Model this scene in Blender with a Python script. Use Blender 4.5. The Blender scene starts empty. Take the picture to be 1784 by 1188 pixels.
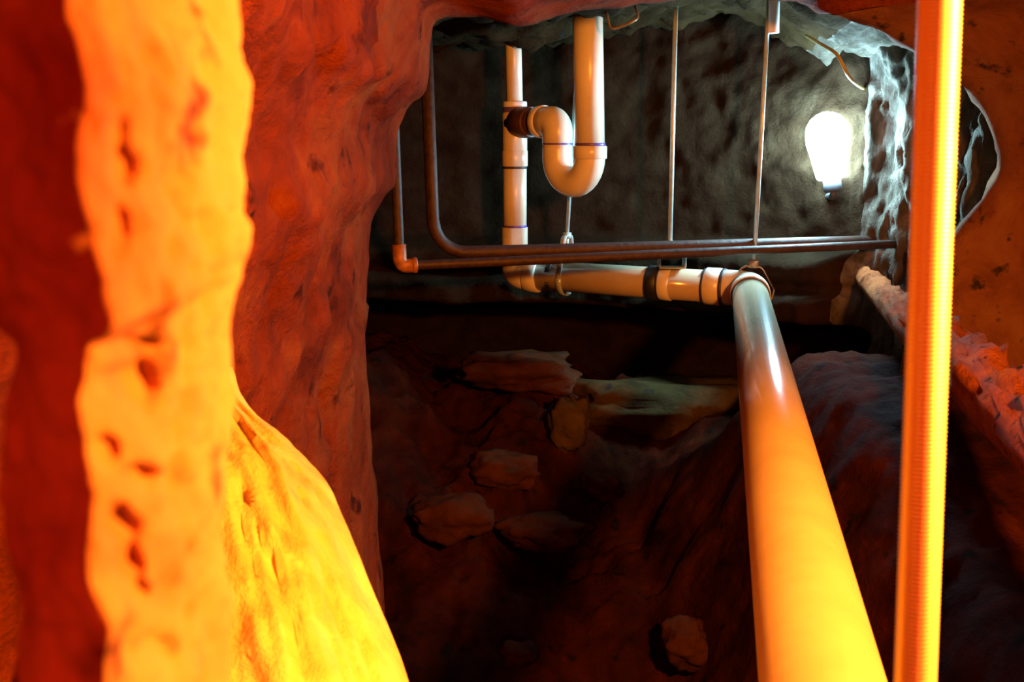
import bpy, bmesh, math, random
from mathutils import Vector, Matrix, noise
random.seed(7)
S = bpy.context.scene
COL = S.collection

# ------------------------------------------------------------------ camera
F = 1784 * 35.0 / 36.0
TH = math.radians(11.2)
CAM = Vector((0, 0, 1.4))
FWD = Vector((0, math.cos(TH), -math.sin(TH)))
UP = Vector((0, math.sin(TH), math.cos(TH)))
cd = bpy.data.cameras.new('camera'); cam = bpy.data.objects.new('camera', cd); COL.objects.link(cam)
cam.location = CAM; cam.rotation_euler = (math.pi / 2 - TH, 0, 0)
cd.sensor_width = 36; cd.lens = 35; cd.clip_start = 0.01; cd.clip_end = 50
cd.dof.use_dof = True; cd.dof.focus_distance = 2.4; cd.dof.aperture_fstop = 15.5
S.camera = cam

# ------------------------------------------------------------------ light, exposure
w = bpy.data.worlds.new('world'); S.world = w; w.use_nodes = True
w.node_tree.nodes['Background'].inputs[0].default_value = (0, 0, 0, 1)
w.node_tree.nodes['Background'].inputs[1].default_value = 0.0
S.view_settings.view_transform = 'Standard'; S.view_settings.look = 'None'
S.view_settings.exposure = 0.0; S.view_settings.gamma = 1.0; S.view_settings.use_curve_mapping = False

def spot(name, loc, aim, power, color, angle, blend, radius):
    d = bpy.data.lights.new(name, 'SPOT'); o = bpy.data.objects.new(name, d); COL.objects.link(o)
    d.energy = power; d.color = color; d.spot_size = math.radians(angle); d.spot_blend = blend; d.shadow_soft_size = radius
    o.location = loc
    o.rotation_euler = (Vector(aim) - Vector(loc)).to_track_quat('-Z', 'Y').to_euler()
    return o
# the orange work lamp hung beside the photographer, beyond the frame
spot('orange_work_lamp', (0.55, 0.30, 1.56), (-0.05, 1.0, 1.12), 200, (1.0, 0.28, 0.03), 150, 0.7, 0.045)
# added red fill light behind the camera, lifts the unlit rock to dark red
spot('red_fill_light', (0.05, -0.75, 1.62), (0.15, 1.0, 0.9), 25, (1.0, 0.045, 0.014), 130, 0.8, 0.05)

# ------------------------------------------------------------------ helpers
def ray(px, py):
    return FWD + Vector(((px - 892) / F, 0, 0)) + UP * ((594 - py) / F)
def at(px, py, d):
    return CAM + ray(px, py) * d
def atY(px, py, Y):
    r = ray(px, py); return CAM + r * (Y / r.y)
def atZ(px, py, z):
    r = ray(px, py); return CAM + r * ((z - CAM.z) / r.z)
def lerp(a, b, t): return a + (b - a) * t
def sm(a, b, x):
    t = max(0.0, min(1.0, (x - a) / (b - a))); return t * t * (3 - 2 * t)
def fbm(p, s, o=5, H=0.9):
    return noise.fractal(Vector(p) * s, H, 2.0, o, noise_basis='PERLIN_ORIGINAL')

def root(name, loc, label, cat, group=None):
    o = bpy.data.objects.new(name, None); COL.objects.link(o)
    o.location = loc; o.empty_display_size = 0.05
    o['label'] = label; o['category'] = cat
    if group: o['group'] = group
    return o
def wloc(o):
    v = Vector((0, 0, 0))
    while o: v = v + Vector(o.location); o = o.parent
    return v
def mesh(name, geo, m, parent=None, smooth=True, label=None):
    vs, fs = geo
    off = wloc(parent) if parent else Vector((0, 0, 0))
    me = bpy.data.meshes.new(name)
    me.from_pydata([tuple(Vector(v) - off) for v in vs], [], fs)
    bm = bmesh.new(); bm.from_mesh(me); bmesh.ops.recalc_face_normals(bm, faces=bm.faces); bm.to_mesh(me); bm.free()
    if smooth: me.polygons.foreach_set('use_smooth', [True] * len(me.polygons))
    me.materials.append(m)
    o = bpy.data.objects.new(name, me); COL.objects.link(o)
    if parent: o.parent = parent
    if label: o['label'] = label
    return o
def tag(o, label, cat, group=None):
    # one-mesh thing: move the origin to its base
    me = o.data
    n = len(me.vertices); c = sum((v.co for v in me.vertices), Vector()) / n
    zb = min(v.co.z for v in me.vertices); b = Vector((c.x, c.y, zb))
    me.transform(Matrix.Translation(-b)); o.location = b
    o['label'] = label; o['category'] = cat
    if group: o['group'] = group
    return o
def structure(o): o['kind'] = 'structure'; return o

def grid(nu, nv, fn):
    vs = [fn(i / (nu - 1), j / (nv - 1)) for j in range(nv) for i in range(nu)]
    fs = [(j * nu + i, j * nu + i + 1, (j + 1) * nu + i + 1, (j + 1) * nu + i) for j in range(nv - 1) for i in range(nu - 1)]
    return vs, fs
def join(*gs):
    vs, fs = [], []
    for v, f in gs:
        n = len(vs); vs += list(v); fs += [tuple(i + n for i in q) for q in f]
    return vs, fs
def fillet(pts, r, n=8):
    pts = [Vector(p) for p in pts]; out = [pts[0]]
    rs = r if isinstance(r, (list, tuple)) else [r] * len(pts)
    for i in range(1, len(pts) - 1):
        p = pts[i]; a = (pts[i - 1] - p); b = (pts[i + 1] - p)
        k = min(rs[i], a.length * .49, b.length * .49)
        A = p + a.normalized() * k; B = p + b.normalized() * k
        for q in range(n + 1):
            t = q / n
            c = 0.58
            c1 = A.lerp(p, c); c2 = B.lerp(p, c)
            out.append(A * (1 - t) ** 3 + c1 * 3 * t * (1 - t) ** 2 + c2 * 3 * t * t * (1 - t) + B * t ** 3)
    out.append(pts[-1]); return out
def smooth_path(pts, n=8):
    pts = [Vector(p) for p in pts]; P = [2 * pts[0] - pts[1]] + pts + [2 * pts[-1] - pts[-2]]; out = []
    for i in range(1, len(P) - 2):
        for q in range(n):
            t = q / n
            out.append(0.5 * ((2 * P[i]) + (P[i + 1] - P[i - 1]) * t + (2 * P[i - 1] - 5 * P[i] + 4 * P[i + 1] - P[i + 2]) * t * t + (-P[i - 1] + 3 * P[i] - 3 * P[i + 1] + P[i + 2]) * t ** 3))
    out.append(pts[-1]); return out
def sweep(pts, r, seg=24, cap=True, jitter=0.0, js=30):
    pts = [Vector(p) for p in pts]
    cl = [pts[0]]
    rr = r if isinstance(r, (list, tuple)) else [r] * len(pts)
    rad = [rr[0]]
    for p, q in zip(pts[1:], rr[1:]):
        if (p - cl[-1]).length > 1e-6 or abs(q - rad[-1]) > 1e-7: cl.append(p); rad.append(q)
    n = len(cl); T = []
    for i in range(n):
        a = i - 1; b = i + 1
        while a > 0 and (cl[a] - cl[i]).length < 1e-7: a -= 1
        while b < n - 1 and (cl[b] - cl[i]).length < 1e-7: b += 1
        d = cl[min(b, n - 1)] - cl[max(a, 0)]
        T.append(d.normalized())
    u = T[0].orthogonal().normalized(); vs = []; fs = []
    for i in range(n):
        if i: u = (T[i - 1].rotation_difference(T[i]) @ u); u = (u - T[i] * u.dot(T[i])).normalized()
        v = T[i].cross(u)
        for k in range(seg):
            a = 2 * math.pi * k / seg; d = u * math.cos(a) + v * math.sin(a)
            R = rad[i]
            if jitter: R *= 1 + jitter * fbm(cl[i] + d * R, js, 3)
            vs.append(cl[i] + d * R)
    for i in range(n - 1):
        for k in range(seg):
            k2 = (k + 1) % seg
            fs.append((i * seg + k, i * seg + k2, (i + 1) * seg + k2, (i + 1) * seg + k))
    if cap:
        fs.append(tuple(range(seg - 1, -1, -1))); fs.append(tuple((n - 1) * seg + k for k in range(seg)))
    return vs, fs
def collar(a, b, r, bev=0.002, seg=28):
    a = Vector(a); b = Vector(b); d = (b - a).normalized()
    return sweep([a, a, a + d * bev, b - d * bev, b, b], [r - bev * 1.6, r - bev, r, r, r - bev, r - bev * 1.6], seg)
def strip_path(pts, width_dir, width, thick):
    # flat steel strip following pts (closed section), width along width_dir
    pts = [Vector(p) for p in pts]; w_ = Vector(width_dir).normalized() * width * .5; vs = []; fs = []
    n = len(pts)
    for i in range(n):
        t = (pts[min(n - 1, i + 1)] - pts[max(0, i - 1)]).normalized(); nn = t.cross(w_).normalized() * thick * .5
        vs += [pts[i] - w_ - nn, pts[i] + w_ - nn, pts[i] + w_ + nn, pts[i] - w_ + nn]
    for i in range(n - 1):
        for k in range(4):
            fs.append((i * 4 + k, i * 4 + (k + 1) % 4, (i + 1) * 4 + (k + 1) % 4, (i + 1) * 4 + k))
    fs += [(3, 2, 1, 0), tuple((n - 1) * 4 + k for k in range(4))]
    return vs, fs
def hexnut(c, axis, r, h):
    axis = Vector(axis).normalized(); return sweep([Vector(c) - axis * h / 2, Vector(c) + axis * h / 2], r, 6)

# ------------------------------------------------------------------ materials
def mat(name):
    m = bpy.data.materials.new(name); m.use_nodes = True
    return m, m.node_tree, m.node_tree.nodes['Principled BSDF']
def ramp(nt, stops):
    r = nt.nodes.new('ShaderNodeValToRGB'); e = r.color_ramp.elements
    while len(e) < len(stops): e.new(0.5)
    for el, (p, c) in zip(e, stops): el.position = p; el.color = (*c, 1)
    return r
def tex(nt, scale, detail=6, rough=.6, stretch=(1, 1, 1), rot=(0, 0, 0), dist=0.0):
    g = nt.nodes.new('ShaderNodeNewGeometry'); mp = nt.nodes.new('ShaderNodeMapping')
    mp.inputs['Scale'].default_value = stretch; mp.inputs['Rotation'].default_value = rot
    n = nt.nodes.new('ShaderNodeTexNoise'); n.inputs['Scale'].default_value = scale
    n.inputs['Detail'].default_value = detail; n.inputs['Roughness'].default_value = rough; n.inputs['Distortion'].default_value = dist
    nt.links.new(g.outputs['Position'], mp.inputs['Vector']); nt.links.new(mp.outputs[0], n.inputs['Vector'])
    return n
def rock_mat(name, dark, mid, light, scale=6, stretch=(1, 1, 1), rot=(0, 0, 0), bump=.6, bscale=40, bdist=.01, spots=True, rough=.9, spotc=(.03, .02, .015)):
    m, nt, b = mat(name)
    n = tex(nt, scale, 8, .65, stretch, rot, .6)
    r = ramp(nt, [(.28, dark), (.5, mid), (.72, light)])
    nt.links.new(n.outputs['Fac'], r.inputs[0]); c = r.outputs[0]
    if spots:
        n2 = tex(nt, scale * 3.2, 4, .55, stretch, rot)
        r2 = ramp(nt, [(.30, (1, 1, 1)), (.40, (0, 0, 0))])
        nt.links.new(n2.outputs['Fac'], r2.inputs[0])
        mx = nt.nodes.new('ShaderNodeMixRGB'); mx.inputs[2].default_value = (*spotc, 1)
        nt.links.new(r2.outputs[0], mx.inputs[0]); nt.links.new(c, mx.inputs[1]); c = mx.outputs[0]
    nt.links.new(c, b.inputs['Base Color'])
    b.inputs['Roughness'].default_value = rough; b.inputs['Specular IOR Level'].default_value = .03
    n3 = tex(nt, bscale, 8, .7, stretch, rot, .3)
    bp = nt.nodes.new('ShaderNodeBump'); bp.inputs['Strength'].default_value = bump; bp.inputs['Distance'].default_value = bdist
    nt.links.new(n3.outputs['Fac'], bp.inputs['Height']); nt.links.new(bp.outputs[0], b.inputs['Normal'])
    return m
def plain(name, c, rough=.5, metal=0, var=0.0, vscale=30, dark=None, bump=0, spec=.5):
    m, nt, b = mat(name)
    b.inputs['Roughness'].default_value = rough; b.inputs['Metallic'].default_value = metal
    b.inputs['Specular IOR Level'].default_value = spec
    if dark:
        n = tex(nt, vscale, 6, .6); r = ramp(nt, [(.35 - var, dark), (.6, c)])
        nt.links.new(n.outputs['Fac'], r.inputs[0]); nt.links.new(r.outputs[0], b.inputs['Base Color'])
        if bump:
            bp = nt.nodes.new('ShaderNodeBump'); bp.inputs['Strength'].default_value = bump; bp.inputs['Distance'].default_value = .003
            nt.links.new(n.outputs['Fac'], bp.inputs['Height']); nt.links.new(bp.outputs[0], b.inputs['Normal'])
    else: b.inputs['Base Color'].default_value = (*c, 1)
    return m
M = {}
M['wall_left'] = rock_mat('ochre_rock', (.08, .013, .005), (.23, .043, .011), (.32, .10, .026), 5.5, bump=1.0, bscale=24, bdist=.024, spotc=(.06, .013, .006))
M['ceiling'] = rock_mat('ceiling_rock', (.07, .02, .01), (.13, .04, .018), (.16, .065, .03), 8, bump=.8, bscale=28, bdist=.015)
M['wall_right'] = rock_mat('brown_rock', (.09, .03, .012), (.18, .07, .03), (.22, .105, .05), 8, bump=.8, bscale=36, bdist=.008)
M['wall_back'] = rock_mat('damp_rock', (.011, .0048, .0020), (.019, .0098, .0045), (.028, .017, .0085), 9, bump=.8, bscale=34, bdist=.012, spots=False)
M['rim'] = rock_mat('pale_crumbling_rock', (.03, .022, .015), (.085, .068, .05), (.24, .21, .175), 10, spots=False, bump=1, bscale=30, bdist=.02, stretch=(1.4, 1.4, .6))
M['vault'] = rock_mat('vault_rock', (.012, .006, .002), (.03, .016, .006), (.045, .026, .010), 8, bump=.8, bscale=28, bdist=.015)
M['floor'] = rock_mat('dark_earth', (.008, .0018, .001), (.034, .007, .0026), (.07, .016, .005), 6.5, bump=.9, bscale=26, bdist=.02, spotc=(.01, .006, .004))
M['stone'] = rock_mat('pale_stone', (.02, .012, .005), (.055, .035, .012), (.08, .052, .02), 8, bump=.6, bscale=40, bdist=.008)
M['stone_red'] = rock_mat('red_stone', (.02, .007, .003), (.05, .016, .006), (.075, .026, .010), 9, bump=.6, bscale=40, bdist=.008)
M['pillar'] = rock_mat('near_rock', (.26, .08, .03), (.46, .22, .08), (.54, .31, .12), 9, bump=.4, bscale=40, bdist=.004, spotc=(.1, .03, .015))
M['slab'] = rock_mat('streaked_sandstone', (.46, .26, .07), (.7, .54, .16), (.85, .8, .36), 11, (1.0, 1.0, .22), (0, math.radians(26), 0), .8, 24, .012, spots=False)
M['pvc'] = plain('cream_pvc', (.74, .69, .55), .28, 0, .1, 9, (.58, .5, .36))
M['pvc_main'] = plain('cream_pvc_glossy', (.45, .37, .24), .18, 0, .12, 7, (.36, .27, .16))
M['primer'] = plain('purple_primer', (.12, .07, .38), .35)
M['joint'] = plain('dark_joint_ring', (.035, .03, .03), .5)
M['nipple'] = plain('primed_shaded_nipple', (.075, .03, .02), .5, 0, .1, 30, (.045, .018, .012))  # purple-brown primer, with the shadow on it put into the colour
M['iron'] = plain('rusty_iron', (.055, .022, .010), .6, .1, .05, 60, (.02, .008, .004), .6)
M['rust_lit'] = plain('lamplit_rust', (.42, .16, .05), .5, .1, .05, 60, (.2, .06, .02), .6)  # rusty iron made brighter, orange lamplight put into the colour
M['rubber'] = plain('black_rubber', (.012, .012, .012), .5)
M['steel'] = plain('galvanised_steel', (.5, .6, .57), .4, .3, .1, 50, (.34, .42, .4))
M['rust_steel'] = plain('brown_steel', (.35, .25, .14), .5, .4, .1, 60, (.16, .09, .05))
M['white'] = plain('white_sleeve', (.8, .84, .9), .35)
M['brass'] = plain('yellow_zinc_thread', (.95, .88, .5), .46, .75)
M['lagging'] = rock_mat('crusted_lagging', (.2, .05, .018), (.32, .09, .03), (.44, .15, .045), 14, bump=.9, bscale=60, bdist=.01)
M['cord'] = plain('yellow_cord', (.36, .28, .06), .5)
M['socket'] = plain('lamp_socket', (.05, .05, .055), .4)
m_, nt_, b_ = mat('lit_bulb'); M['bulb'] = m_
b_.inputs['Base Color'].default_value = (.9, .95, 1, 1)
b_.inputs['Emission Color'].default_value = (.40, .78, 1.0, 1); b_.inputs['Emission Strength'].default_value = 340

# ------------------------------------------------------------------ the setting
LIP = [(720, 1420, 1.75), (690, 1250, 1.78), (668, 1050, 1.8), (650, 850, 1.85), (641, 680, 1.85), (640, 560, 1.85), (642, 470, 1.85), (650, 390, 1.85),
       (668, 345, 1.87), (690, 315, 1.9), (690, 230, 1.9), (708, 190, 1.9), (742, 155, 1.86), (747, 90, 1.85), (760, 40, 1.85),
       (820, 28, 1.85), (900, 46, 1.85), (960, 28, 1.88), (1020, 14, 1.9), (1100, 6, 1.95), (1200, -4, 2.0), (1320, -6, 2.05), (1400, 8, 2.1),
       (1450, 28, 2.1), (1520, 50, 2.1), (1590, 88, 2.1), (1680, 150, 2.1), (1730, 220, 2.1), (1742, 290, 2.1), (1715, 350, 2.1), (1660, 420, 2.1),
       (1615, 490, 2.1), (1585, 580, 2.1), (1560, 720, 2.05), (1560, 1000, 1.95), (1580, 1400, 1.85)]
lip = [atY(*p) for p in LIP]
near = []
for i, p in enumerate(lip):
    if i <= 13: q = Vector((p.x - .10, .30, 1.4 + (p.z - 1.4) * 1.2))
    elif i <= 22: q = Vector((lerp(-.33, 1.0, (i - 14) / 8), .30, p.z + .26))
    else: q = Vector((1.40, .30, lerp(1.80, -.1, (i - 23) / 12)))
    near.append(q)
for _ in range(2):
    near = [near[0]] + [(near[i - 1] + near[i] * 2 + near[i + 1]) / 4 for i in range(1, len(near) - 1)] + [near[-1]]
SUBN = 5
lipS = smooth_path(lip, SUBN); nearS = smooth_path(near, SUBN)
CEN = Vector((.35, 0, 1.15))
def shell(i0, i1, amp, rows=90, seed=0.0):
    a, b = i0 * SUBN, i1 * SUBN
    nu = b - a + 1
    extra = 8; vs = []
    for j in range(-12, rows + extra):
        for i in range(a, b + 1):
            P0, P1 = nearS[i], lipS[i]; ex = lerp(1, 6, sm(18, 24, i / SUBN))
            out = Vector((P1.x - CEN.x, 0, P1.z - CEN.z)).normalized()
            if j < rows:
                s = j / (rows - 1); p = P0.lerp(P1, max(0, s)); p.x = lerp(P0.x, P1.x, max(0, s) ** ex); p.z = lerp(P0.z, P1.z, max(0, s) ** (.5 + ex / 2))
                if j < 0: p = p + Vector((0, j * .11, 0))
                k = amp * (1 - .75 * sm(.82, 1.0, s))
                d = fbm(p + Vector((seed, 0, 0)), 3.4, 3) * .8 + fbm(p, 14, 5) * .42 - abs(fbm(p + Vector((3, 1, 0)), 7, 5)) * .45
                p = p + out * d * k
            else:
                t = (j - rows + 1) / extra
                p = P1 + out * (.5 * t * t + .05 * t) + Vector((0, .22 * math.sin(t * math.pi / 2), 0))
                p = p + out * fbm(p, 9, 4) * .02
            vs.append(p)
    fs = [(j * nu + i, j * nu + i + 1, (j + 1) * nu + i + 1, (j + 1) * nu + i) for j in range(rows + extra + 11) for i in range(nu - 1)]
    return vs, fs
structure(mesh('wall_left', shell(0, 14, .04, 130), M['wall_left']))
structure(mesh('ceiling', shell(14, 23, .05), M['wall_left']))
structure(mesh('wall_right', shell(23, len(LIP) - 1, .03), M['wall_right']))

# chamber wall behind the opening
plan = smooth_path([(-1.0, 1.95, 0), (-.95, 2.7, 0), (-.7, 3.15, 0), (-.1, 3.22, 0), (.4, 3.12, 0), (.69, 2.94, 0), (.86, 2.76, 0), (.97, 2.62, 0), (1.03, 2.46, 0), (1.08, 2.3, 0), (1.14, 2.16, 0), (1.4, 2.1, 0)], 26)
KC = 6.6 / 11
def back(u, v):
    f = u * (len(plan) - 1); i = min(int(f), len(plan) - 2); p = plan[i].lerp(plan[i + 1], f - i)
    t = (plan[min(i + 2, len(plan) - 1)] - plan[max(i - 1, 0)]).normalized()
    inn = Vector((t.y, -t.x, 0))          # into the chamber
    z = lerp(-.2, 1.95, v)
    q = Vector((p.x, p.y, z))
    side = sm(.90, .97, p.x) if p.y < 3.0 else 0
    wob = fbm(q, 3.2, 4) * .03
    strata = 0
    zz = z + fbm(Vector((p.x, p.y, 0)), 2.5, 3) * .02
    strata += .13 * (1 - sm(1.07, 1.13, zz)) * sm(.88, .93, zz)
    strata += .05 * (1 - sm(.985, 1.0, zz)) * sm(.88, .93, zz)
    strata -= .03 * (1 - sm(1.02, 1.03, zz)) * sm(.985, 1.0, zz)
    strata -= .5 * (1 - sm(.86, .92, zz))
    d = wob + strata * (1 - side) * sm(-.9, -.6, p.x) + (fbm(q, 10, 5) * .011 - abs(fbm(q * 1.0 + Vector((5, 0, 0)), 6, 4)) * .014)
    if side: d += side * (fbm(Vector((q.x * 9, q.y * 16, q.z * 4)), 1.0, 5) * .04 - abs(fbm(Vector((q.x * 6, q.y * 22, q.z * 7 + 4)), 1.0, 4)) * .02 + .04 * sm(1.5, 1.7, z))
    return q + inn * d
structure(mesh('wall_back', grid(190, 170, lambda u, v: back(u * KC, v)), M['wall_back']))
structure(mesh('wall_right', grid(150, 190, lambda u, v: back(lerp(KC, 1, u), v)), M['rim']))
def ctop(u, v):
    x = lerp(-1.1, 1.4, u); y = lerp(1.95, 3.5, v)
    z = 1.715 + .05 * sm(.1, .5, x) - .02 * sm(2.55, 2.8, y) * (1 - sm(.0, .2, x))
    z += .13 * (1 - sm(1.95, 2.25, y)) * sm(.2, .5, x)
    z -= .13 * sm(2.12, 2.6, y) * sm(.62, .85, x)
    z += fbm((x, y, 2), 3, 4) * .03 + fbm((x, y, 1), 11, 4) * .022 - abs(fbm((x, y, 6), 7, 3)) * .03
    return Vector((x, y, z))
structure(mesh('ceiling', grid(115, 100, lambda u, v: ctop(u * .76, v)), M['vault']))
structure(mesh('ceiling', grid(60, 140, lambda u, v: ctop(lerp(.76, 1, u), v)), M['rim']))

# rubble floor
def floor_z(x, y):
    base = lerp(-.02, .14, sm(.2, 1.9, y)) + .56 * sm(1.75, 2.85, y) - .12 * sm(2.9, 3.2, y)
    bank = sm(.28, .70, x) * (1 - sm(2.25, 2.7, y)) * sm(.5, 1.1, y)
    z = lerp(base, max(base, lerp(.80, .92, sm(1.3, 2.0, y))), bank)
    z += .12 * (1 - sm(-.5, -.15, x)) * sm(1.2, 2.0, y)
    return z
DIPS = []
for px, py, Y, r, dep in [(800, 695, 2.75, .09, .10), (1110, 750, 2.6, .15, .10), (1010, 850, 2.42, .13, .14), (760, 800, 2.5, .05, .06), (900, 960, 2.3, .06, .06), (1180, 1080, 2.0, .07, .05)]:
    p = atY(px, py, Y); DIPS.append((p.x, p.y, r, dep))
def floor(u, v):
    x = lerp(-1.1, 1.5, u); y = lerp(.1, 3.9, v)
    z = floor_z(x, y)
    for a, b, r, dep in DIPS: z -= dep * math.exp(-((x - a) ** 2 + (y - b) ** 2) / (r * r))
    q = 1 - .6 * sm(.3, .6, x)
    z += q * (fbm((x, y, 0), 3.5, 3) * .04 + fbm((x, y, 3), 10, 5) * .035 - abs(fbm((x, y, 7), 8, 3)) * .04)
    return Vector((x, y, z))
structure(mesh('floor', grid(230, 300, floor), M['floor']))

# ------------------------------------------------------------------ near rocks
def loft(rows, closed=True, caps=True):
    n = len(rows[0]); vs = [p for r in rows for p in r]; fs = []
    for j in range(len(rows) - 1):
        for i in range(n if closed else n - 1):
            k = (i + 1) % n
            fs.append((j * n + i, j * n + k, (j + 1) * n + k, (j + 1) * n + i))
    if caps: fs += [tuple(range(n - 1, -1, -1)), tuple((len(rows) - 1) * n + i for i in range(n))]
    return vs, fs
def closed_curve(pts, n):
    # resample a closed polygon with rounded corners
    m = len(pts); out = []
    P = [Vector(p) for p in pts]
    for k in range(n):
        f = k / n * m; i = int(f); t = f - i
        a, b, c, d = P[(i - 1) % m], P[i], P[(i + 1) % m], P[(i + 2) % m]
        out.append((a * (1 - t) ** 3 + b * (3 * t ** 3 - 6 * t * t + 4) + c * (-3 * t ** 3 + 3 * t * t + 3 * t + 1) + d * t ** 3) / 6)
    return out
# rock pillar: corner edge (px) and far edge (px) by image row
ROW = [(-500, 60, 420), (-120, 75, 424), (0, 120, 428), (150, 150, 432), (280, 140, 432), (420, 165, 432), (470, 175, 446), (500, 185, 444), (560, 200, 432), (620, 150, 428), (700, 140, 420), (860, 160, 418), (1000, 150, 418), (1120, 190, 420), (1183, 180, 420), (1400, 180, 420), (2600, 150, 420)]
def row_at(y):
    for a, b in zip(ROW, ROW[1:]):
        if a[0] <= y <= b[0]:
            t = (y - a[0]) / (b[0] - a[0]); t = t * t * (3 - 2 * t)
            return lerp(a[1], b[1], t), lerp(a[2], b[2], t)
    return ROW[-1][1:]
dB, dC = .165, .25
PITS = [(212, 295, 26, 34, .0075), (205, 240, 18, 34, .0035), (242, 682, 40, 42, .0065), (182, 668, 24, 24, .004), (245, 836, 32, 28, .006), (212, 930, 26, 40, .006), (222, 1005, 26, 36, .0065), (240, 1052, 26, 26, .005), (250, 92, 22, 22, .0025), (190, 165, 20, 20, .0025), (205, 400, 18, 50, .004), (225, 606, 55, 13, .005), (175, 790, 24, 20, .004), (280, 1140, 40, 24, .003), (285, 330, 20, 26, .002), (300, 400, 18, 50, .002)]
rows = []
ys = [-420 + 11 * i for i in range(260)]
for y in ys:
    cB, cC = row_at(y)
    B = at(cB, y, dB); C = at(cC, y, dC)
    lx = -110 if y < 560 else lerp(-110, -34, sm(560, 640, y)) + 34 * sm(700, 1150, y)
    A = at(lx, y, dB + .018)
    z = B.z
    m1 = B.lerp(C, .5) + Vector((.0025, -.0025, 0))
    pts = [A, A.lerp(B, .55) + Vector((0, -.0025, 0)), B, B, m1, C, C, C + Vector((-.02, .03, 0)), A + Vector((-.012, .085, 0)), A + Vector((-.0, .03, 0))]
    pts = [Vector((p.x, p.y, z)) for p in pts]
    c = closed_curve(pts, 150)
    cen = sum(c, Vector()) / len(c)
    out = []
    for p in c:
        d = (p - cen); d.z = 0; d.normalize()
        k = fbm(p, 40, 4) * .0036 + fbm(p, 110, 3) * .0014 - abs(fbm(p + Vector((2, 0, 0)), 62, 3)) * .0025
        # image place of the point, to set the pits seen in the face
        r = p - CAM; dep = r.dot(FWD); sx = 892 + F * r.x / dep; sy = 594 - F * r.dot(UP) / dep
        if p.y < .28:
            for (qx, qy, rx, ry, dp) in PITS:
                rr_ = math.hypot((sx - qx) / rx, (sy - qy) / ry) * (1 + .35 * fbm(p, 90, 2))
                if rr_ < 1.6: k -= dp * (1 - sm(.45, 1.5, rr_))
        out.append(p + d * k)
    rows.append(out)
o = mesh('rock_pillar', loft(rows), M['pillar'])
tag(o, 'pitted rock pillar glowing yellow and orange, out of focus in front of the ochre wall', 'rock')

# streaked leaning slab
Rg = smooth_path([at(405, 640, .92), at(428, 700, .90), at(505, 772, .86), at(566, 834, .83), at(606, 918, .80), at(642, 1010, .77), at(712, 1183, .72), at(800, 1420, .66), at(880, 1700, .62)], 10)
Lf = smooth_path([at(395, 640, .90), at(350, 700, .84), at(345, 775, .78), at(345, 838, .74), at(345, 920, .70), at(345, 1010, .67), at(345, 1183, .62), at(345, 1420, .56), at(345, 1700, .52)], 10)
rows = []
for j, (r, l) in enumerate(zip(Rg, Lf)):
    s = j / (len(Rg) - 1); row = []
    bl = .06 * sm(0, .25, s)
    N = 34
    for k in range(N):
        t = k / (N - 1); p = l.lerp(r, t)
        bulge = Vector((.25, -.75, .55)).normalized() * bl * math.sin(math.pi * t) * .6
        st = (fbm(Vector((t * 9 - s * 2.2, s * 2.5, 4)), 1.0, 4) * .012 - abs(fbm(Vector((t * 11 - s * 2.6, s * 2.2, 8)), 1.0, 4)) * .012) * sm(0, .2, s) * math.sin(math.pi * min(1, t * 1.0)) ** .5
        bm_ = fbm(p, 28, 4) * .004
        row.append(p + bulge + Vector((.3, -.7, .6)).normalized() * (st + bm_))
    e = max(.02, bl * 3)
    row += [r + Vector((-.02, .05, -.02)), r + Vector((-.10, .14, -.04)) , l + Vector((-.14, .14, 0)), l + Vector((-.06, .02, 0))]
    rows.append(row)
o = mesh('rock_slab', loft(rows), M['slab'])
tag(o, 'streaked bright yellow sandstone slab leaning at the foot of the ochre wall behind the pillar', 'rock')

# ------------------------------------------------------------------ main drain
ZP = 1.026
RM = .0445
P2 = at(1430, 1183, .727)
C0 = atZ(1305, 503, ZP)
md = (P2 - C0).normalized()
xl = atZ(925, 479, ZP)
xd = (C0 - xl).normalized()
mroot = root('drain_pipe', (C0.x, C0.y, ZP - RM), 'long cream plastic drain pipe with an elbow, hung from the thick threaded rod', 'pipe')
e0 = C0 - xd * .085; e1 = C0 + md * .085
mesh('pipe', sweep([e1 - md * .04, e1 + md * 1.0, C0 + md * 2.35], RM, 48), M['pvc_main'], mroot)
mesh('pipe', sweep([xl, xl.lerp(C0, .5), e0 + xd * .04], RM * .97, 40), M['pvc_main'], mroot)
el = mesh('elbow', sweep(fillet([e0, C0, e1], .085, 14), RM * 1.06, 40), M['pvc'], mroot)
mesh('hub', collar(e0 - xd * .03, e0 + xd * .012, RM * 1.13), M['pvc'], el)
mesh('hub', collar(e1 - md * .012, e1 + md * .04, RM * 1.13), M['pvc'], el)
mesh('joint_ring', collar(e0 - xd * .036, e0 - xd * .029, RM * 1.08, .001), M['joint'], mroot, label='dark ring at the elbow joint')
mesh('joint_ring', collar(e0 + xd * .013, e0 + xd * .022, RM * 1.12, .001), M['joint'], mroot)
mesh('joint_ring', collar(e1 - md * .022, e1 - md * .013, RM * 1.12, .001), M['joint'], mroot)
mesh('joint_ring', collar(e1 + md * .041, e1 + md * .050, RM * 1.08, .001), M['joint'], mroot)
bcl = atZ(1140, 493, ZP); 
mesh('band_clamp', collar(bcl - xd * .016, bcl + xd * .016, RM * 1.09, .0015), M['rubber'], mroot, label='black band round the cross run')
mesh('coupling', collar(bcl + xd * .02, bcl + xd * .05, RM * 1.04, .001), M['pvc'], mroot)
bc2 = atZ(963, 481, ZP)
mesh('band_clamp', collar(bc2 - xd * .008, bc2 + xd * .008, RM * 1.07, .001), M['rubber'], mroot)
mesh('coupling', collar(xl - xd * .012, xl + xd * .03, RM * 1.13, .003), M['pvc'], mroot)

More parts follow.
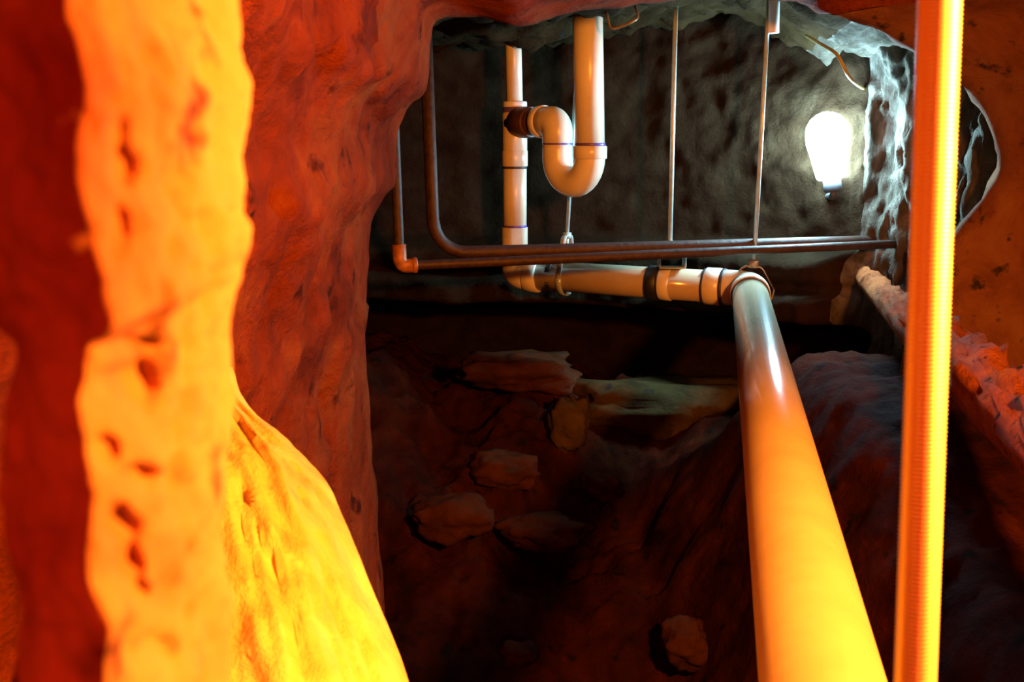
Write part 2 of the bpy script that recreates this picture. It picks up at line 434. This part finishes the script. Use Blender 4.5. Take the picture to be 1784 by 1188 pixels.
# ------------------------------------------------------------------ stack and trap
YS = xl.y - xd.y / xd.x * (xl.x - .0084)
RS = .0340
def sp(px, py): return atY(px, py, YS)
sroot = root('drain_trap', sp(897, 432), 'cream plastic drain stack with side branch and U shaped trap hanging from the ceiling', 'trap')
mesh('riser', sweep([sp(893, 20), sp(895, 100), sp(897, 190)], .0228, 32), M['pvc'], sroot, label='thin pale upper riser')
mesh('bushing', collar(sp(897, 188), sp(897, 177), .0345), M['white'], sroot)
mesh('primer_ring', collar(sp(897, 198), sp(897, 186), .0352), M['primer'], sroot, label='purple primer stained ring')
tb = mesh('tee', sweep([sp(897, 196), sp(897, 240), sp(897, 290)], .0355, 36), M['pvc'], sroot)
mesh('hub', collar(sp(897, 290), sp(897, 262), .0372), M['pvc'], tb)
mesh('hub', collar(sp(897, 212), sp(897, 197), .0366), M['pvc'], tb)
mesh('joint_ring', collar(sp(897, 294), sp(897, 290), .0352, .0008), M['joint'], sroot)
mesh('pipe', sweep([sp(897, 285), sp(897, 340), sp(897, 400)], RS, 36), M['pvc'], sroot)
mesh('joint_ring', collar(sp(897, 396), sp(897, 392), .0350, .0008), M['primer'], sroot)
b_top = sp(897, 396)
lowpts = fillet([b_top, Vector((b_top.x, b_top.y, ZP)), xl + xd * .002], [0, .11, 0], 16)
mesh('bend', sweep(lowpts, [.0375] + [lerp(.0375, RM, i / (len(lowpts) - 2)) for i in range(len(lowpts) - 1)], 36), M['pvc'], sroot)
# trap
tr = [atY(1023, -20, 2.63), atY(1028, 262, 2.65)]
Rl = tr[1]; Ll = atY(971, 256, 2.735)
RT = .0394
mesh('drop_pipe', sweep([tr[0], tr[0].lerp(tr[1], .5), tr[1]], RT * .98, 40), M['pvc'], sroot, label='wide drop pipe coming down from the ceiling')
span = (Ll - Rl); span.z = 0; hw = span.length / 2; sd = span.normalized(); mid = (Rl + Ll) / 2
U = [Rl + Vector((0, 0, .012)), Rl]
zb = Rl.z - .018
for k in range(17):
    a = math.pi * k / 16
    U.append(Vector((mid.x, mid.y, 0)) - sd * hw * math.cos(a) + Vector((0, 0, zb - math.sin(a) * hw * 1.12)))
U += [Vector((Ll.x, Ll.y, Rl.z)), Vector((Ll.x, Ll.y, Rl.z + .016))]
ub = mesh('trap_bend', sweep(U, RT * 1.02, 40), M['pvc'], sroot)
mesh('hub', collar(Rl + Vector((0, 0, -.022)), Rl + Vector((0, 0, .012)), RT * 1.13), M['pvc'], ub)
mesh('joint_ring', collar(Rl + Vector((0, 0, .012)), Rl + Vector((0, 0, .019)), RT * 1.04, .0008), M['primer'], sroot)
Lt = Vector((Ll.x, Ll.y, Rl.z + .014))
mesh('joint_ring', collar(Lt, Lt + Vector((0, 0, .005)), RT * 1.06, .0008), M['primer'], sroot)
teec = sp(897, 232)
top = Lt + Vector((0, 0, .062)); nd = (teec - top); nd.z = 0; nd.normalize()
arc = fillet([Lt, top, top + nd * .07], .06, 14)
tb2 = mesh('trap_elbow', sweep(arc, RT * 1.04, 40), M['pvc'], sroot)
he = arc[-1]
mesh('hub', collar(he - nd * .012, he + nd * .012, RT * 1.13), M['pvc'], tb2)
nend = Vector((teec.x, teec.y, he.z))
mesh('trap_arm', sweep([he - nd * .01, he.lerp(nend, .5), nend], RT * .95, 36), M['nipple'], sroot, label='trap arm into the tee, primer brown with shadow in its colour')
mesh('branch_hub', collar(nend - nd * .085, nend - nd * .02, RT * 1.1), M['nipple'], sroot)

# ------------------------------------------------------------------ old iron pipes
Z1 = 1.122
c1 = atY(697, 462, 2.3); c1.z = Z1 if abs(c1.z - Z1) < .05 else c1.z
end1 = atY(1580, 424, 2.60)
ip = root('iron_pipe', c1, 'thin rusty iron pipe with a bright elbow fitting, crossing in front of the drain stack', 'pipe', 'old iron pipes')
v1 = atY(676, -30, 2.3)
c1b = c1.copy()
pth = fillet([v1, c1b, end1], .03, 8)
mesh('pipe', sweep(pth[:1] + [v1.lerp(c1b, .5)] + pth[1:-1] + [c1b.lerp(end1, t) for t in (.25, .5, .75)] + [end1], .0115, 16, jitter=.10, js=60), M['iron'], ip)
d1 = (end1 - c1b).normalized(); d0 = (v1 - c1b).normalized()
mesh('elbow_fitting', sweep(fillet([c1b + d0 * .05, c1b, c1b + d1 * .035], .028, 8), .0165, 18, jitter=.08, js=60), M['rust_lit'], ip, label='rusty elbow fitting with orange lamplight in its colour')
mesh('fitting_rim', collar(c1b + d1 * .028, c1b + d1 * .04, .0185, .002, 18), M['rust_lit'], ip)
c2 = atY(757, 441, 2.47)
end2 = atY(1590, 418, 2.68)
ip2 = root('iron_pipe', c2, 'second rusty iron pipe with a wide bend, lying just behind the thinner elbowed one', 'pipe', 'old iron pipes')
v2 = atY(738, -20, 2.47)
pth = fillet([v2, c2, end2], .085, 10)
mesh('pipe', sweep(pth[:-1] + [c2.lerp(end2, t) for t in (.3, .5, .75)] + [end2], .0155, 18, jitter=.10, js=50), M['iron'], ip2)

# ------------------------------------------------------------------ hanger rods
def rod(a, b, r=.0068): return sweep([a, Vector(a).lerp(Vector(b), .5), b], r, 14)
G = 'galvanised pipe hanger rods'
# A: above the iron pipes
YA = 2.665
a0 = atY(1178, -20, YA); a1 = atY(1167, 430, YA)
ha = root('hanger_rod', a1, 'slim galvanised hanger rod ending in a stirrup around the iron pipes', 'hanger', G)
mesh('rod', rod(a0, a1, .0062), M['steel'], ha)
mesh('nut', hexnut(atY(1167, 424, YA), (0, 0, 1), .012, .014), M['steel'], ha)
dv = (a1 - a0).normalized()
wd = Vector(d1)
L_ = atY(1148, 434, YA); R_ = atY(1192, 434, YA); Lb = atY(1148, 466, YA); Rb = atY(1192, 466, YA)
pl = [Lb, L_, R_, Rb]
mesh('stirrup', strip_path(fillet([Lb, L_, R_, Rb, Lb], .006, 3), (0, 1, 0), .05, .003), M['steel'], ha)
mesh('washer', collar(a1 + Vector((0, 0, -.002)), a1 + Vector((0, 0, .006)), .02, .001, 20), M['steel'], ha)
# B: over the elbow
YB = C0.y + .0
b0 = atY(1342, -40, YB); b1 = atY(1314, 452, YB)
hb = root('hanger_rod', b1, 'galvanised hanger rod with a white sleeve at its top, holding the drain elbow', 'hanger', G)
mesh('rod', rod(b0, b1, .0056), M['steel'], hb)
mesh('sleeve', collar(atY(1347, 58, YB), atY(1348.5, -60, YB), .0148, .001, 20), M['white'], hb, label='white plastic sleeve')
mesh('nut', hexnut(atY(1313.5, 460, YB), (0, 0, 1), .014, .018), M['rust_steel'], hb)
k0 = atY(1311, 462, YB)
def clevis(hroot, apex, centre, axis, half, m):
    axis = Vector(axis).normalized(); sidev = Vector((0, 0, 1)).cross(axis).normalized()
    pts = [apex + sidev * .008, centre + sidev * half + Vector((0, 0, .01))]
    ys_ = []
    for s_ in (1, -1):
        a = apex + sidev * .012 * s_; b = centre + sidev * half * s_ + Vector((0, 0, .0)); 
        mesh('yoke_leg', strip_path(fillet([apex - sidev * .004 * s_, a + sidev * .012 * s_ + Vector((0, 0, -.004)), b], .01, 3), axis, .016, .003), m, hroot)
    arc_ = [centre + sidev * half * math.cos(t) - Vector((0, 0, 1)) * half * math.sin(t) for t in [math.pi * i / 16 for i in range(17)]]
    mesh('cradle', strip_path(arc_, axis, .018, .003), m, hroot)
eln = C0.copy() - xd * .0
clevis(hb, k0, Vector((eln.x, eln.y, ZP)), md, RM * 1.42, M['rust_steel'])
# C: behind the trap
pc = atZ(985, 482, ZP)
YC = pc.y
q0 = atY(1010, 40, YC); q1 = atY(988, 408, YC)
hc = root('hanger_rod', q1, 'galvanised hanger rod dropping behind the trap to a three legged clevis', 'hanger', G)
mesh('rod', rod(q0, q1, .0056), M['steel'], hc)
mesh('nut', hexnut(atY(988, 410, YC), (0, 0, 1), .0125, .016), M['steel'], hc)
clevis(hc, atY(988, 409, YC), pc, xd, RM * 1.2, M['steel'])
mesh('bolt', rod(atY(988, 409, YC), atY(987, 432, YC), .006), M['steel'], hc)

# ------------------------------------------------------------------ threaded rod close by
t0 = at(1637, 0, .415); t1 = at(1594, 1183, .44)
td = (t1 - t0).normalized()
ta = t0 - td * .40; tb_ = t1 + td * ((t1.z - (ZP + RM + .012)) / -td.z)
Rr = .0090; pitch = .0019
vs, fs = [], []
L = (tb_ - ta).length; turns = int(L / pitch); SEG = 22; PER = 3
u = td.orthogonal().normalized(); v = td.cross(u)
prof = [0.0, 1.0, .15]
nr = turns * PER
for j in range(nr):
    for k in range(SEG):
        a = 2 * math.pi * k / SEG
        s = (j / PER + k / SEG) * pitch
        r = Rr - .0007 + .0007 * prof[j % PER]
        vs.append(ta + td * s + (u * math.cos(a) + v * math.sin(a)) * r)
for j in range(nr - PER - 1):
    for k in range(SEG):
        if k < SEG - 1: fs.append((j * SEG + k, j * SEG + k + 1, (j + 1) * SEG + k + 1, (j + 1) * SEG + k))
        else: fs.append((j * SEG + k, (j + PER) * SEG, (j + PER + 1) * SEG, (j + 1) * SEG + k))
tr_ = root('threaded_rod', tb_, 'thick threaded metal rod gleaming yellow, standing upright in front of the brown wall', 'rod')
mesh('rod', (vs, fs), M['brass'], tr_)
mesh('nut', hexnut(tb_ + Vector((0, 0, .012)), td, .016, .014), M['brass'], tr_)
pcx = C0 + md * ((tb_.y - C0.y) / md.y)
clevis(tr_, tb_ + Vector((0, 0, .004)), Vector((pcx.x, pcx.y, ZP)), md, RM * 1.2, M['steel'])

# ------------------------------------------------------------------ crusted lagged pipe on the far side
g0 = atZ(1490, 478, 1.03); g0 = atY(1496, 476, 2.74); g1 = atY(1735, 695, 1.42); g2 = g1 + (g1 - g0) * .75
gp = [g0.lerp(g2, i / 60) for i in range(61)]
vs, fs = sweep(gp, [lerp(.024, .047, sm(0, .5, i / 60)) for i in range(61)], 40)
nv = []
for q in vs:
    t = max(0, min(1, (q - g0).dot((g2 - g0)) / (g2 - g0).length_squared)); c = g0.lerp(g2, t); d = (q - c)
    if d.length > 1e-6:
        n_ = d.normalized(); up = max(0, n_.z + .25)
        d = d * (1 + up * (.5 * fbm(q, 20, 4) + .45 * abs(fbm(q, 42, 3))) + .05 * fbm(q, 12, 3))
    nv.append(c + d)
o = mesh('lagged_pipe', (nv, fs), M['lagging'])
tag(o, 'pipe with crumbling crusted lagging lit orange, slanting along the brown wall behind the threaded rod', 'pipe')

# ------------------------------------------------------------------ white lamp in the chamber corner
YL = 2.71
lc = atY(1440, 250, YL); sx = YL / F
lr = root('work_lamp', atY(1446, 330, YL), 'glaring blue white bulb standing in the corner of the rock chamber', 'lamp')
bot = atY(1449, 311, YL)
prof_b = [(0, 22), (3, 25), (20, 28), (45, 32), (65, 36), (80, 36), (95, 33), (107, 25), (114, 14), (117, 3)]
lean = atY(1437, 195, YL) - bot
hh = lean.length
sub = []
for i in range(len(prof_b) - 1):
    for q in range(3):
        sub.append((lerp(prof_b[i][0], prof_b[i + 1][0], q / 3), lerp(prof_b[i][1], prof_b[i + 1][1], q / 3)))
sub.append(prof_b[-1])
mesh('bulb', sweep([bot + lean * (h / 117) for h, r in sub], [r * sx for h, r in sub], 32), M['bulb'], lr)
mesh('socket', collar(bot - lean.normalized() * .035, bot + lean.normalized() * .002, 15 * sx), M['socket'], lr)
mesh('bracket', sweep(fillet([bot - lean.normalized() * .03, bot - lean.normalized() * .05, bot - lean.normalized() * .05 + Vector((0.02, .35, -.0))], .02, 5), .009, 12), M['socket'], lr)
o = mesh('cord', sweep(smooth_path([atY(1405, 62, 2.6), atY(1432, 78, 2.5), atY(1455, 92, 2.42), atY(1468, 112, 2.4), atY(1478, 132, 2.42), atY(1492, 146, 2.5), atY(1510, 158, 2.8)], 6), .0042, 12), M['cord'])
tag(o, 'short yellow cord hanging from the ceiling rock above the glaring bulb', 'cord')
# thin curl added for the lit rim of a rock pocket in the ceiling
o = mesh('pocket_lit_rim', sweep(smooth_path([atY(1056, 20, 2.5), atY(1064, 48, 2.48), atY(1082, 46, 2.47), atY(1103, 37, 2.46), atY(1111, 28, 2.47), atY(1106, 10, 2.5)], 6), .0032, 10), M['rust_steel'])
tag(o, 'brown curl added as the lit rim of a ceiling rock pocket beside the drop pipe', 'wire')

# ------------------------------------------------------------------ stones
def stone(px, py, Y, wpx, hpx, dep, m, label, name='stone', seed=1, sub=4, rotz=0, boxy=.0, group='stones in the rubble'):
    c = atY(px, py, Y); k = Y / F * .5
    bm = bmesh.new(); bmesh.ops.create_icosphere(bm, subdivisions=sub, radius=1)
    sv = Vector((seed * 3.7, seed * 1.3, 0)); vs = []
    for v in bm.verts:
        p = v.co.copy()
        if boxy:
            mx = max(abs(p.x), abs(p.y), abs(p.z)); p = p.lerp(p / mx * .85, boxy)
        p *= 1 + .28 * fbm(p + sv, 1.1, 3) + .10 * fbm(p + sv, 4, 4) - .08 * abs(fbm(p - sv, 3, 3))
        p = Vector((p.x * wpx * k, p.y * dep * .5, p.z * hpx * k)); p.rotate(Matrix.Rotation(rotz, 3, 'Z'))
        vs.append(c + p)
    bm.verts.ensure_lookup_table(); fs = [tuple(q.index for q in f.verts) for f in bm.faces]; bm.free()
    o = mesh(name, (vs, fs), m); tag(o, label, 'stone', group); return o
stone(905, 648, 2.86, 230, 70, .22, M['stone_red'], 'flat reddish ledge stone under the black hollow', seed=2, boxy=.6)
stone(1160, 705, 2.80, 390, 100, .25, M['stone'], 'wide pale ledge stone beside the long drain pipe', seed=3, boxy=.7)
stone(992, 738, 2.62, 75, 110, .10, M['stone'], 'upright pale stone at the end of the wide ledge stone', seed=4, boxy=.4)
stone(945, 925, 2.33, 170, 60, .14, M['stone_red'], 'low brown stone below the black pit in the rubble', seed=5, boxy=.3)
stone(1050, 845, 2.40, 70, 55, .10, M['stone_red'], 'small slanted stone inside the black pit', seed=6, boxy=.3, rotz=.5)
stone(1195, 1122, 1.99, 95, 95, .12, M['stone_red'], 'pointed red stone on the earth slope under the drain pipe', seed=7, boxy=.2)
stone(905, 1140, 1.88, 70, 40, .07, M['stone_red'], 'small reddish stone low on the earth slope', seed=8, boxy=.3)
stone(880, 820, 2.5, 130, 70, .13, M['stone_red'], 'rounded dark stone uphill of the black pit', seed=10, boxy=.3)
stone(790, 900, 2.3, 150, 90, .14, M['stone_red'], 'rough red boulder by the foot of the arch', seed=11, boxy=.2)
